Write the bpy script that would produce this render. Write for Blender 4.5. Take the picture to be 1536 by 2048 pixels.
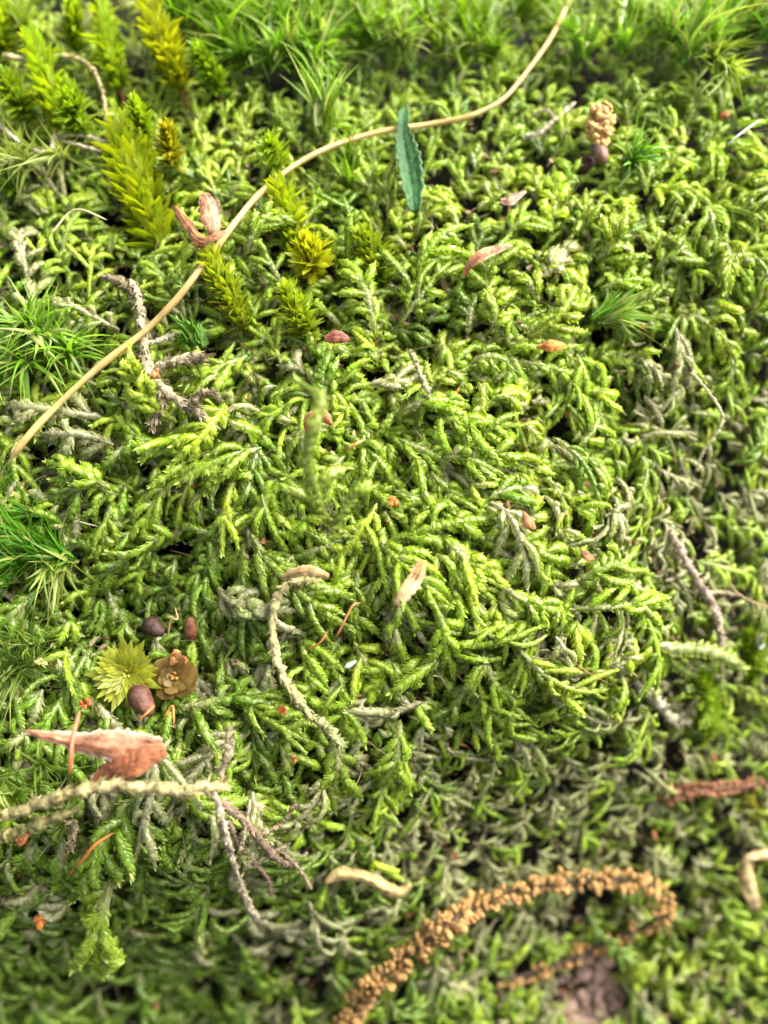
import bpy, math
import numpy as np
from mathutils import Vector
for _o in list(bpy.data.objects): bpy.data.objects.remove(_o)
SC = bpy.context.scene
COL = SC.collection
MM = 0.001
rng = np.random.default_rng(11)

# ------------------------------------------------------------------ camera, world, sun, exposure
PITCH = math.radians(48)                       # how far the camera looks down
FWD = np.array([0, math.cos(PITCH), -math.sin(PITCH)])
UPV = np.array([0, math.sin(PITCH), math.cos(PITCH)])
RGT = np.array([1.0, 0, 0])
DF = 120.0                                     # mm to the plane in focus
CAM = -FWD * DF
HW = 50.0 / DF                                 # half width of the view at unit distance
cam_d = bpy.data.cameras.new('camera')
cam = bpy.data.objects.new('camera', cam_d); COL.objects.link(cam)
cam.location = Vector(CAM * MM)
cam.rotation_euler = (math.pi / 2 - PITCH, 0, 0)
cam_d.sensor_fit = 'HORIZONTAL'; cam_d.sensor_width = 24.0
cam_d.lens = 24.0 / (2 * HW)
cam_d.clip_start = 0.002; cam_d.clip_end = 200
cam_d.dof.use_dof = True; cam_d.dof.focus_distance = 0.1185
cam_d.dof.aperture_fstop = cam_d.lens / 3.9    # 3.9 mm opening
SC.camera = cam

SUN_EL, SUN_AZ = math.radians(52), math.radians(70)    # azimuth from +Y (away from the camera) towards +X
w = bpy.data.worlds.new('World'); SC.world = w; w.use_nodes = True
nt = w.node_tree; bg = nt.nodes['Background']
sky = nt.nodes.new('ShaderNodeTexSky'); sky.sky_type = 'NISHITA'; sky.sun_disc = False
sky.sun_elevation = SUN_EL; sky.sun_rotation = SUN_AZ
sky.dust_density = 4.0; sky.ozone_density = 0.6; sky.air_density = 0.7
hs = nt.nodes.new('ShaderNodeHueSaturation'); hs.inputs['Saturation'].default_value = .35   # a bright hazy sky
nt.links.new(sky.outputs[0], hs.inputs['Color']); nt.links.new(hs.outputs[0], bg.inputs[0]); bg.inputs[1].default_value = 0.10
sd = bpy.data.lights.new('sun', 'SUN'); so = bpy.data.objects.new('sun', sd); COL.objects.link(so)
sd.energy = 3.8; sd.angle = math.radians(55); sd.color = (1.0, 0.965, 0.9)
tosun = Vector((math.sin(SUN_AZ) * math.cos(SUN_EL), math.cos(SUN_AZ) * math.cos(SUN_EL), math.sin(SUN_EL)))
so.rotation_euler = tosun.to_track_quat('Z', 'Y').to_euler(); so.location = (0.1, 0.3, 0.5)
SC.view_settings.view_transform = 'Standard'; SC.view_settings.look = 'None'
SC.view_settings.exposure = 1.80; SC.view_settings.gamma = 1.0
SC.render.engine = 'CYCLES'
SC.cycles.max_bounces = 7; SC.cycles.diffuse_bounces = 4; SC.cycles.transmission_bounces = 4
SC.cycles.glossy_bounces = 2; SC.cycles.use_denoising = True

# ------------------------------------------------------------------ the shape of the mound (depth below the focal plane, mm)
CTRL = np.array([
 (-500,-400,-44),(0,-400,-42),(768,-400,-44),(1536,-400,-44),(2100,-400,-46),
 (-500,0,-30),(0,0,-28),(400,0,-27),(768,0,-29),(1200,0,-28),(1536,0,-27),(2100,0,-34),
 (-500,500,-12),(0,500,-9),(450,400,-9),(768,500,-7.5),(1150,450,-8),(1536,450,-10),(2100,500,-18),
 (-500,1000,-3),(0,1000,0),(400,900,0),(768,1000,1),(1150,1000,-2),(1360,950,-13),(1536,1000,-18),(2100,1000,-30),
 (0,1300,1),(300,1300,-3),(600,1400,0),(900,1300,0),(1150,1350,-2.5),(1290,1300,-7),(1420,1350,-20),(1536,1400,-23),(2100,1500,-38),
 (-500,1700,-4),(0,1650,0.5),(350,1700,-1),(700,1600,-7),(950,1580,-14),(1200,1600,-22),(1400,1650,-28),
 (-500,1850,-18),(0,1850,-14),(350,1830,-17),(-500,2048,-42),(0,2048,-36),(400,1980,-34),(768,1850,-20),(768,2048,-26),(1100,1900,-31),(1300,1800,-31),(1536,2048,-32),(2100,2048,-36),
 (-500,2600,-60),(400,2600,-60),(1000,2600,-34),(1600,2600,-40),(2100,2600,-50)], float)
_x = CTRL[:, :2] / 500.0
def _phi(d2): return 0.5 * d2 * np.log(d2 + 1e-9)
def _d2(a, b): return ((a[:, None, :] - b[None, :, :]) ** 2).sum(-1)
_K = _phi(_d2(_x, _x)) + np.eye(len(_x)) * 0.004
_Pm = np.hstack([np.ones((len(_x), 1)), _x])
_A = np.block([[_K, _Pm], [_Pm.T, np.zeros((3, 3))]])
_sol = np.linalg.solve(_A, np.concatenate([CTRL[:, 2], np.zeros(3)]))
_ph = rng.uniform(0, 6.28, 24); _fr = rng.normal(0, 1, (24, 2)); _fr /= np.linalg.norm(_fr, axis=1)[:, None]
_fq = rng.uniform(1 / 330., 1 / 110., 24) * 6.28
def bumps(px, py):
    v = 0
    for i in range(24):
        v = v + np.sin((px * _fr[i, 0] + py * _fr[i, 1]) * _fq[i] + _ph[i]) * (0.0022 / _fq[i] ** 1.0 * 6.28)
    return v * 0.35
def depth(px, py):
    px = np.atleast_1d(np.asarray(px, float)); py = np.atleast_1d(np.asarray(py, float))
    q = np.stack([px, py], -1) / 500.0
    v = _phi(_d2(q, _x)) @ _sol[:-3] + _sol[-3] + q @ _sol[-2:]
    return v + bumps(px, py)
def at(px, py, h=0.0):
    """points on the mound (or h mm in front of it) seen at these pixels of the 1536 x 2048 photograph"""
    px = np.atleast_1d(np.asarray(px, float)); py = np.atleast_1d(np.asarray(py, float))
    d = DF - depth(px, py) - h
    X = (px - 768) / 768 * HW; Y = (1024 - py) / 768 * HW
    return CAM + d[:, None] * (FWD + X[:, None] * RGT + Y[:, None] * UPV)
def nrm(v): return v / (np.linalg.norm(v, axis=-1, keepdims=True) + 1e-9)
def frame(px, py, e=45.0):
    a = at(px + e, py) - at(px - e, py); b = at(px, py - e) - at(px, py + e)
    n = nrm(np.cross(a, b)); return nrm(a), nrm(b), n
def proj(p):
    v = (p - CAM); d = v @ FWD
    return (v @ RGT) / d / HW * 768 + 768, 1024 - (v @ UPV) / d / HW * 768
GRAV = np.array([0, 0, -1.0])

def kmap(ctrl, sig):
    c = np.array(ctrl, float)
    def f(px, py):
        px = np.atleast_1d(px); py = np.atleast_1d(py)
        wgt = np.exp(-((px[:, None] - c[:, 0]) ** 2 + (py[:, None] - c[:, 1]) ** 2) / (2 * sig ** 2)) + 1e-12
        return (wgt @ c[:, 2:]) / wgt.sum(1, keepdims=True)
    return f
# columns: rope radius mm, length mm, dead share, dark green share (raised at lower left to paint in shade), yellow share
ZONE = kmap([
 (0,0,.60,8,.1,.25,.8),(300,100,.58,8,.1,.2,.9),(700,100,.6,8,.0,.5,.25),(1100,60,.62,8,.0,.2,.4),(1500,100,.62,8,.05,.3,.4),
 (0,450,.72,9,.12,.25,.3),(350,350,.68,9,.0,.1,.7),(700,400,.70,9,.0,.1,.5),(1100,400,.75,8,.0,.05,.45),(1450,450,.8,9,.0,.0,.5),
 (0,750,.80,9,.15,.5,.1),(350,700,.78,9,.3,.2,.2),(750,650,.80,9,.05,.1,.3),(1100,620,.85,9,.05,.0,.35),(1450,700,.75,8,.15,.2,.25),
 (50,950,.85,10,.1,.2,.3),(400,950,.9,10,.05,.1,.3),(750,950,.9,10,.04,.05,.3),(1100,950,.9,10,.05,.0,.35),(1380,1000,.55,7,.65,.1,.2),(1520,1000,.55,7,.4,.3,.3),
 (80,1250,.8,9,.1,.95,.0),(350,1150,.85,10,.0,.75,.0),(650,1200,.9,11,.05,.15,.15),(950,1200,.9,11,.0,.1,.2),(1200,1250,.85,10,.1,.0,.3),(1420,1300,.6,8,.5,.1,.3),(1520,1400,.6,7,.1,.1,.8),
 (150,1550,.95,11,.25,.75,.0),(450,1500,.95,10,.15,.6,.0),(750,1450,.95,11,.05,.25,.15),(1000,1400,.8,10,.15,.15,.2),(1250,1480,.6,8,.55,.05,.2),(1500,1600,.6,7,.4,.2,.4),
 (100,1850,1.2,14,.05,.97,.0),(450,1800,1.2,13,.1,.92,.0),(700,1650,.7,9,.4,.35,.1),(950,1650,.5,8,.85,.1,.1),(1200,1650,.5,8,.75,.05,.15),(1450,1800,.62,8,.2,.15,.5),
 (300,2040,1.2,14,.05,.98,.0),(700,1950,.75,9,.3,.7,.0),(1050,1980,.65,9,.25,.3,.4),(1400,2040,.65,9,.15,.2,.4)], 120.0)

# ------------------------------------------------------------------ materials
def _n(nt, t, **kw):
    n = nt.nodes.new(t)
    for k, v in kw.items(): n.inputs[k].default_value = v
    return n
def leafy(name, rough=0.35, trans=0.3, spec=0.5, noise=0.25, nscale=900.0, coat=0.0, bump=0.0, ttint=(1.15, 1.25, 0.5)):
    """tissue whose own colour is stored with the mesh, with some light passing through it"""
    m = bpy.data.materials.new(name); m.use_nodes = True; t = m.node_tree
    p = t.nodes['Principled BSDF']; out = t.nodes['Material Output']
    at_ = t.nodes.new('ShaderNodeAttribute'); at_.attribute_name = 'Col'
    tc = t.nodes.new('ShaderNodeTexCoord')
    ns = _n(t, 'ShaderNodeTexNoise', Scale=nscale, Detail=3.0)
    t.links.new(tc.outputs['Object'], ns.inputs['Vector'])
    mr = _n(t, 'ShaderNodeMapRange'); mr.inputs['From Min'].default_value = .3; mr.inputs['From Max'].default_value = .7
    mr.inputs['To Min'].default_value = 1 - noise; mr.inputs['To Max'].default_value = 1 + noise
    t.links.new(ns.outputs['Fac'], mr.inputs['Value'])
    mul = t.nodes.new('ShaderNodeVectorMath'); mul.operation = 'SCALE'
    t.links.new(at_.outputs['Color'], mul.inputs[0]); t.links.new(mr.outputs[0], mul.inputs['Scale'])
    t.links.new(mul.outputs[0], p.inputs['Base Color'])
    p.inputs['Roughness'].default_value = rough; p.inputs['Specular IOR Level'].default_value = spec
    p.inputs['Coat Weight'].default_value = coat; p.inputs['Coat Roughness'].default_value = 0.12
    if bump:
        b = _n(t, 'ShaderNodeBump', Strength=bump, Distance=0.0002)
        n2 = _n(t, 'ShaderNodeTexNoise', Scale=nscale * 2.5, Detail=4.0)
        t.links.new(tc.outputs['Object'], n2.inputs['Vector'])
        t.links.new(n2.outputs['Fac'], b.inputs['Height']); t.links.new(b.outputs[0], p.inputs['Normal'])
    if trans:
        tr = t.nodes.new('ShaderNodeBsdfTranslucent'); m2 = t.nodes.new('ShaderNodeVectorMath'); m2.operation = 'MULTIPLY'
        m2.inputs[1].default_value = ttint
        t.links.new(mul.outputs[0], m2.inputs[0]); t.links.new(m2.outputs[0], tr.inputs[0])
        mx = t.nodes.new('ShaderNodeMixShader'); mx.inputs[0].default_value = trans
        t.links.new(p.outputs[0], mx.inputs[1]); t.links.new(tr.outputs[0], mx.inputs[2])
        t.links.new(mx.outputs[0], out.inputs[0])
    return m
M_MOSS = leafy('moss_leaf', 0.25, 0.38, 0.5, 0.2, 1400, coat=.15)
M_PLUME = leafy('translucent_leaf', 0.34, 0.58, 0.45, 0.2, 700, ttint=(1.3, 1.2, 0.35))
M_BLADE = leafy('narrow_leaf', 0.38, 0.4, 0.4, 0.15, 500)
M_DEAD = leafy('dead_moss', 0.75, 0.15, 0.2, 0.35, 1300, bump=.5, ttint=(1, 1, .9))
M_STRAW = leafy('straw', 0.42, 0.0, 0.45, 0.16, 500, bump=.25)
M_BROWN = leafy('brown_scale', 0.55, 0.2, 0.4, 0.55, 700, bump=.9, ttint=(1.3, 1, .7))
M_TAN = leafy('tan_fibre', 0.8, 0.1, 0.2, 0.35, 900, bump=.9, ttint=(1.1, 1, .8))
M_BEAD = leafy('dry_bead', 0.8, 0.0, 0.2, 0.4, 1300, bump=1.0)
M_PETAL = leafy('tree_leaf', 0.6, 0.25, 0.3, 0.3, 1500, bump=.6)
def soil_mat():
    m = bpy.data.materials.new('soil'); m.use_nodes = True; t = m.node_tree; p = t.nodes['Principled BSDF']
    tc = t.nodes.new('ShaderNodeTexCoord'); ns = _n(t, 'ShaderNodeTexNoise', Scale=260.0, Detail=8.0, Roughness=.7)
    cr = t.nodes.new('ShaderNodeValToRGB'); e = cr.color_ramp.elements
    e[0].position = .35; e[0].color = (.006, .005, .003, 1); e[1].position = .75; e[1].color = (.05, .032, .02, 1)
    e.new(.55).color = (.015, .016, .006, 1)
    t.links.new(tc.outputs['Object'], ns.inputs['Vector']); t.links.new(ns.outputs['Fac'], cr.inputs[0])
    t.links.new(cr.outputs[0], p.inputs['Base Color']); p.inputs['Roughness'].default_value = .95
    b = _n(t, 'ShaderNodeBump', Strength=.8, Distance=.001); t.links.new(ns.outputs['Fac'], b.inputs['Height']); t.links.new(b.outputs[0], p.inputs['Normal'])
    return m
M_SOIL = soil_mat()

# ------------------------------------------------------------------ mesh building
def mesh(name, V, F, C, mat, parent=None, origin=None, smooth=True):
    """V (n,3) mm, F (m,4) or (m,3) indices, C (n,3) linear colour -> ONE object"""
    o3 = np.zeros(3) if origin is None else np.asarray(origin, float)
    me = bpy.data.meshes.new(name); V = (np.asarray(V) - o3) * MM; F = np.asarray(F)
    k = F.shape[1]
    me.vertices.add(len(V)); me.vertices.foreach_set('co', V.astype(np.float32).ravel())
    me.loops.add(F.size); me.loops.foreach_set('vertex_index', F.astype(np.int32).ravel())
    me.polygons.add(len(F)); me.polygons.foreach_set('loop_start', np.arange(0, F.size, k, dtype=np.int32))
    me.polygons.foreach_set('use_smooth', np.full(len(F), smooth))
    a = me.color_attributes.new('Col', 'FLOAT_COLOR', 'POINT')
    c4 = np.ones((len(V), 4), np.float32); c4[:, :3] = np.clip(C, 0, 1); a.data.foreach_set('color', c4.ravel())
    me.update(); me.materials.append(mat)
    o = bpy.data.objects.new(name, me); COL.objects.link(o)
    if parent is not None: o.parent = parent
    elif origin is not None: o.location = Vector(o3 * MM)
    return o
def tag(o, label, cat, group=None, kind=None):
    if label: o['label'] = label
    if cat: o['category'] = cat
    if group: o['group'] = group
    if kind: o['kind'] = kind
    return o
def thing(name, p, label, cat, group=None):
    o = bpy.data.objects.new(name, None); COL.objects.link(o); o.location = Vector(np.asarray(p) * MM)
    o.empty_display_size = .002
    return tag(o, label, cat, group)

AV = np.array([0, .34, .70, 1.0])
def leaves(base, d, n, l, hw, bend, cup, cols, prof=(.55, 1, .72, .06), colt=None, wav=None, rows=None, arch=None, sag=None):
    """N leaves, each a cupped strip of 3 columns. base,d,n (N,3); l,hw,bend,cup (N,); cols (N,3) base colour, colt (N,3) tip colour"""
    prof = np.array(prof); R = len(prof); a = np.linspace(0, 1, R) if rows is None else np.array(rows)
    s = nrm(np.cross(d, n)); n = nrm(np.cross(s, d)); N = len(l)
    wv = np.array([-1., 0, 1.])
    ax = base[:, None] + d[:, None] * (l[:, None] * a)[..., None] + n[:, None] * (bend[:, None] * l[:, None] * a ** 2)[..., None]
    if arch is not None: ax = ax + n[:, None] * (arch[:, None] * np.sin(math.pi * a))[..., None]
    if sag is not None: ax = ax + sag[:, None] * (a ** 2)[:, None]
    if wav is not None: ax = ax + s[:, None] * (wav[:, None] * l[:, None] * a ** 2)[..., None]
    W = hw[:, None] * prof
    V = ax[:, :, None, :] + s[:, None, None] * (W[:, :, None] * wv)[..., None] - n[:, None, None] * ((cup[:, None] * W)[:, :, None] * wv ** 2)[..., None]
    c = cols[:, None] * (1 - a[None, :, None]) + (cols if colt is None else colt)[:, None] * a[None, :, None]
    C = np.repeat(c[:, :, None, :], 3, 2)
    f = np.array([(r * 3 + k, r * 3 + k + 1, r * 3 + k + 4, r * 3 + k + 3) for r in range(R - 1) for k in range(2)])
    F = (np.arange(N)[:, None, None] * (3 * R) + f).reshape(-1, 4)
    return V.reshape(-1, 3), F, C.reshape(-1, 3)
def cat(*parts):
    Vs, Fs, Cs, o = [], [], [], 0
    for V, F, C in parts:
        Vs.append(V); Fs.append(F + o); Cs.append(C); o += len(V)
    return np.vstack(Vs), np.vstack(Fs), np.vstack(Cs)

GREEN = np.array([.212, .335, .007]); LIME = np.array([.32, .415, .014]); DARK = np.array([.072, .15, .004])  # DARK: dark green moss, also the painted shade at lower left
PALE = np.array([.52, .63, .13]); DEADC = np.array([.47, .43, .25]); STRAWY = np.array([.36, .36, .17]); WHITEY = np.array([.5, .47, .36])
def green_of(zone, n):
    """colour of n shoots whose zone rows are (dead, dark, yellow); dark also paints lower-left shade"""
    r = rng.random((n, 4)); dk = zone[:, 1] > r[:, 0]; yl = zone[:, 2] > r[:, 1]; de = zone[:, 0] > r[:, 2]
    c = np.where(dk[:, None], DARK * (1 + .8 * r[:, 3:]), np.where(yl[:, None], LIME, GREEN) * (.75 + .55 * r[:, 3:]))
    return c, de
def ropes(P, Uv, rad, leafl, colb, dead, old, sharp=None):
    """braided moss ropes round centre lines. P (B,S,3) points, Uv (B,3) the outer side, rad (B,), colb (B,3), dead (B,) 0..1,
    old (B,) how far the pale old base reaches. Returns V (B,n,3), F (m,4), C (B,n,3)."""
    B, S, _ = P.shape
    T = np.empty_like(P); T[:, 1:-1] = P[:, 2:] - P[:, :-2]; T[:, 0] = P[:, 1] - P[:, 0]; T[:, -1] = P[:, -1] - P[:, -2]; T = nrm(T)
    U = Uv[:, None] - T * (Uv[:, None] * T).sum(-1, keepdims=True); U = nrm(U + 1e-4 * np.array([.3, .5, .8]))
    A = np.cross(T, U)
    t = np.linspace(0, 1, S)[None, :]
    env = (.55 + .45 * np.clip(t / .35, 0, 1)) * (1 - .35 * np.clip((t - .75) / .25, 0, 1) ** 2)
    Rr = rad[:, None] * env
    ranks = np.radians([33, -33, 88, -88, 178])
    out = []
    seglen = np.linalg.norm(P[:, 1:] - P[:, :-1], axis=-1).mean(1)
    for k, th in enumerate(ranks):
        sg = np.sign(th)
        top = k < 2
        thj = th + rng.normal(0, .13, (B, S))
        off = (.5 if k % 2 else 0.0) + rng.normal(0, .10, (B, S))
        pc = P + T * (off * seglen[:, None])[..., None]
        Rd = U * np.cos(thj)[..., None] + A * np.sin(thj)[..., None]
        Az = (-U * np.sin(thj)[..., None] + A * np.cos(thj)[..., None]) * sg   # away from the midline
        close = np.clip((t - .80) / .20, 0, 1)
        splay = (.20 if top else .22) * (1 - close) + rng.normal(0, .07, (B, S))
        lift = (.08 if top else .20) * (1 - close) - .30 * close + rng.normal(0, .07, (B, S))
        d = nrm(T + Az * (splay[..., None] if top else 0) + Rd * (lift + (.0 if top else .22 * (1 - close)))[..., None])
        l = leafl[:, None] * (.86 + .3 * rng.random((B, S))) * (1 + .35 * close) * np.ones_like(t)
        hw = Rr * ((.68 if top else .52) + .16 * rng.random((B, S)))
        base = pc + Rd * (Rr * .45)[..., None]
        bend = (-.17 if top else (.06 if k < 4 else -.05)) + rng.normal(0, .10, (B, S)) - .12 * close
        cup = np.full((B, S), .75)
        # own colour: pale old base -> green -> pale growing tip; each leaf a bit different
        g = colb[:, None] * (.78 + .44 * rng.random((B, S, 1)))
        ob = np.clip((old[:, None] - t) / .25, 0, 1)[..., None]
        g = g * (1 - ob) + (STRAWY * (.8 + .3 * rng.random((B, S, 1)))) * ob
        dd = dead[:, None, None] * (.85 + .15 * rng.random((B, S, 1)))
        g = g * (1 - dd) + DEADC * (.6 + .6 * rng.random((B, S, 1))) * dd
        tipness = (np.clip((t - .70) / .3, 0, 1) * .55 + .42 * (rng.random((B, S)) > .45) + .12)[..., None] * (1 - dd)
        ct = g * 1.12 * (1 - tipness) + PALE * tipness * (.55 + .6 * colb[:, None].max(-1, keepdims=True) / .35)
        f = lambda x: x.reshape(B * S, *x.shape[2:])
        V, F, C = leaves(f(base), f(d), f(Rd), f(l), f(hw), f(bend), f(cup), f(g * .74), prof=(.6, 1, .86, .26) if top else (.5, 1, .7, .08), colt=f(ct), rows=AV,
                         arch=f(Rr * (.42 if top else .24)))
        out.append((V.reshape(B, -1, 3), F[: S * 6], C.reshape(B, -1, 3)))
    # stem core
    ang = np.arange(4) * math.pi / 2 + .4
    rc = rad[:, None, None, None] * .5
    Vc = P[:, :, None] + (U[:, :, None] * np.cos(ang)[:, None] + A[:, :, None] * np.sin(ang)[:, None]) * rc
    Fc = np.array([(s * 4 + k, s * 4 + (k + 1) % 4, s * 4 + 4 + (k + 1) % 4, s * 4 + 4 + k) for s in range(S - 1) for k in range(4)])
    Cc = np.broadcast_to((colb * .7)[:, None], (B, S * 4, 3)) * (1 - dead[:, None, None]) + DEADC * .7 * dead[:, None, None]
    out.append((Vc.reshape(B, -1, 3), Fc, Cc))
    Vs, Fs, Cs, o = [], [], [], 0
    for V, F, C in out:
        Vs.append(V); Fs.append(F + o); Cs.append(C); o += V.shape[1]
    return np.concatenate(Vs, 1), np.vstack(Fs), np.concatenate(Cs, 1)
def curve_pts(P0, D0, C1, hook, L, S):
    t = np.linspace(0, 1, S)[None, :, None]
    q = D0[:, None] * t + C1[:, None] * t ** 2 + hook[:, None] * t ** 4
    # keep the asked length
    seg = np.linalg.norm(np.diff(q, axis=1), axis=-1).sum(1)
    return P0[:, None] + q * (L / seg)[:, None, None]
def flow(px, py, spread=.45):
    """which way the shoots lean in the photograph (x right, y down)"""
    px = np.atleast_1d(px).astype(float); py = np.atleast_1d(py).astype(float)
    v = np.stack([(px - 640) / 520, (py - 780) / 480], -1)
    r = np.linalg.norm(v, axis=1, keepdims=True); v = v / np.maximum(r, .55)
    v = np.where(py[:, None] > 1350, v * .5 + np.array([-.12, 1.0]), v)
    v = np.where((py[:, None] < 620), v * .5 + np.array([-.05, -.9]), v)
    rgt = np.clip((px - 1150) / 300, 0, 1)[:, None] * (py[:, None] > 330)
    v = v * (1 - rgt) + np.array([.75, .65]) * rgt
    ang = np.arctan2(v[:, 1], v[:, 0]) + rng.normal(0, spread, len(px))
    return np.stack([np.cos(ang), np.sin(ang)], -1)

def shoot_batch(px, py, h0, scale=1.0, nbr=(4, 8), spread=.5, lift=.55, zone=None):
    """pinnate feather-moss shoots: returns per shoot a list of rope specs"""
    n = len(px); z = ZONE(px, py) if zone is None else zone
    g = flow(px, py, spread); px = px - g[:, 0] * z[:, 1] * 5.5 * scale; py = py - g[:, 1] * z[:, 1] * 5.5 * scale
    tx, ty, nn = frame(px, py)
    Tg = nrm(tx * g[:, :1] - ty * g[:, 1:])
    P0 = at(px, py, h0)
    up = np.clip((620 - py) / 400, 0, 1)[:, None]
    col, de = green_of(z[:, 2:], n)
    specs = []
    for i in range(n):
        rad = z[i, 0] * scale * rng.uniform(.42, .70)
        Lb = z[i, 1] * scale * rng.uniform(.36, .62) * (1 - .28 * up[i, 0])
        k = int(rng.integers(nbr[0], nbr[1] + 1))
        Ls = Lb * (.72 + .20 * k)
        N = nn[i]; T = Tg[i]
        D0 = nrm(T * 1.0 + N * rng.uniform(.2, 1.0) * lift + up[i] * np.array([0, .1, .55]))
        C1 = -N * rng.uniform(.25, .8) * lift + GRAV * .18 * (1 - up[i]) + np.cross(N, T) * rng.normal(0, .4)
        st = dict(P0=P0[i], D0=D0, C1=C1, hook=nrm(-N + T * .3) * rng.uniform(0, .3), L=Ls, rad=rad * .95, N=N, col=col[i], dead=float(de[i]) * .9, old=rng.uniform(.1, .55))
        br = []
        sp = curve_pts(P0[i][None], D0[None], C1[None], st['hook'][None], np.array([Ls]), 21)[0]
        side0 = 1 if rng.random() < .5 else -1
        for j in range(k):
            t = .14 + .66 * (j + rng.uniform(-.2, .2)) / max(k - 1, 1)
            ii = min(19, max(1, int(t * 20))); p = sp[ii]; sT = nrm(sp[ii + 1] - sp[ii - 1])
            sd = nrm(np.cross(N, sT)) * (side0 if j % 2 else -side0)
            if rng.random() < .1: continue
            d0 = nrm(sT * rng.uniform(.1, .95) + sd * rng.uniform(.35, 1.0) + N * rng.uniform(-.25, .75))
            c1 = sT * .35 - N * rng.uniform(.1, .7) + GRAV * .2 * (1 - up[i]) + up[i] * np.array([0, 0, .35]) + rng.normal(0, .12, 3)
            L = Lb * (1.05 - .5 * abs(t - .35)) * rng.uniform(.45, 1.25)
            hk = nrm(-N * .8 - sd * .3 + T * .3) * rng.choice([.1, .3, .6, 1.0])
            br.append(dict(P0=p, D0=d0, C1=c1, hook=hk, L=L, rad=rad * rng.uniform(.78, 1.05), N=nrm(N + .35 * sd), col=col[i] * rng.uniform(.85, 1.2), dead=st['dead'] * rng.uniform(.7, 1), old=rng.uniform(-.2, .3)))
        specs.append((st, br))
    return specs
def stations(s): return int(np.clip(round(s['L'] / (s['rad'] * .56)) , 8, 44))
def build_ropes(specs):
    """ropes in batches of equal station count; returns list of (V,F,C) in the order given"""
    res = [None] * len(specs); byS = {}
    for i, s in enumerate(specs): byS.setdefault(stations(s), []).append(i)
    for S, idx in byS.items():
        g = lambda k: np.array([specs[i][k] for i in idx], float)
        P = curve_pts(g('P0'), g('D0'), g('C1'), g('hook'), g('L'), S)
        rad = g('rad')
        V, F, C = ropes(P, g('N'), rad, rad * 1.78, g('col'), g('dead'), g('old'))
        for j, i in enumerate(idx): res[i] = (V[j], F, C[j])
    return res

# ------------------------------------------------------------------ ground
def grid_ground():
    xs = np.linspace(-1300, 2900, 170); ys = np.linspace(-1100, 3400, 180)
    X, Y = np.meshgrid(xs, ys); x = X.ravel(); y = Y.ravel()
    cx = np.clip(x, -500, 2100); cy = np.clip(y, -400, 2600)
    dep = depth(cx, cy) - 9.0 - .018 * np.hypot(x - cx, y - cy) + rng.normal(0, .35, len(x))
    d = DF - dep
    V = CAM + d[:, None] * (FWD + ((x - 768) / 768 * HW)[:, None] * RGT + ((1024 - y) / 768 * HW)[:, None] * UPV)
    nx = len(xs); ny = len(ys); i = (np.arange(ny - 1)[:, None] * nx + np.arange(nx - 1)).ravel()
    F = np.stack([i, i + nx, i + nx + 1, i + 1], 1)
    o = mesh('ground', V, F, np.full((len(V), 3), .03), M_SOIL); o['kind'] = 'structure'
grid_ground()
def forest_floor():
    r = 3.0e4; n = 40; a = np.linspace(0, 2 * math.pi, n, endpoint=False)
    z = -230.0; V = [(0, 0, z)]; F = []
    for k, rr in enumerate((200, 800, 4000, r)):
        V += [(rr * math.cos(t), rr * math.sin(t), z) for t in a]
    V = np.array(V); T = []
    for j in range(n):
        j2 = (j + 1) % n; T.append((0, 1 + j, 1 + j2))
        for k in range(3):
            A_, B_ = 1 + k * n, 1 + (k + 1) * n
            T += [(A_ + j, B_ + j, B_ + j2), (A_ + j, B_ + j2, A_ + j2)]
    o = mesh('forest_floor', V, np.array(T), np.full((len(V), 3), .03), M_SOIL, smooth=False); o['kind'] = 'structure'
forest_floor()

# ------------------------------------------------------------------ moss carpet: the mass of shoots under and beyond the ones told apart
def carpet(name, label, spacing, h, xr, yr, **kw):
    xs = np.arange(xr[0], xr[1], spacing); ys = np.arange(yr[0], yr[1], spacing)
    X, Y = np.meshgrid(xs, ys); x = X.ravel() + rng.uniform(-.5, .5, X.size) * spacing; y = Y.ravel() + rng.uniform(-.5, .5, X.size) * spacing
    if 'keep' in kw:
        m = kw.pop('keep')(x, y); x, y = x[m], y[m]
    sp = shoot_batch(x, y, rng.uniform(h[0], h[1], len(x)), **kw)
    flat = [r for st, br in sp for r in [st] + br]
    V, F, C = cat(*build_ropes(flat))
    o = mesh(name, V, F, C, M_MOSS); tag(o, label, 'moss', kind='stuff')
    print(name, len(flat), 'ropes', len(F), 'quads')
bare = lambda x, y: ((x - 1185) / 85) ** 2 + ((y - 2000) / 75) ** 2 < 1
inframe = lambda x, y: (x > -90) & (x < 1626) & (y > -90) & (y < 2138)
inopen = lambda x, y: inframe(x, y) & ~bare(x, y)
fine = lambda x, y: inopen(x, y) & (ZONE(x, y)[:, 0] < .72)
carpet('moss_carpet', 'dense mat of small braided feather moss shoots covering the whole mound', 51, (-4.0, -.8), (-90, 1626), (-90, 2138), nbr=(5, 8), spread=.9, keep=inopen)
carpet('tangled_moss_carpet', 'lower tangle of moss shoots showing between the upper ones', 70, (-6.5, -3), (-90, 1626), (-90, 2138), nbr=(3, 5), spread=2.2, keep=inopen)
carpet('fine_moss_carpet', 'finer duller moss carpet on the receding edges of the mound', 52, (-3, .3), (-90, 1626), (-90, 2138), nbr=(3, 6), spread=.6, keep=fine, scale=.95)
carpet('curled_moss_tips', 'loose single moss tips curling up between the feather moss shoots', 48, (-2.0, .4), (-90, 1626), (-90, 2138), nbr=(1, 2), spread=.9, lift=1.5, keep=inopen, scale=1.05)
carpet('outer_moss_carpet', 'moss carpet running on past the edges of the mound', 84, (-5, 0), (-560, 2120), (-420, 2620), nbr=(3, 6), spread=.9, keep=lambda x, y: ~inframe(x, y), scale=1.35)

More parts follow.
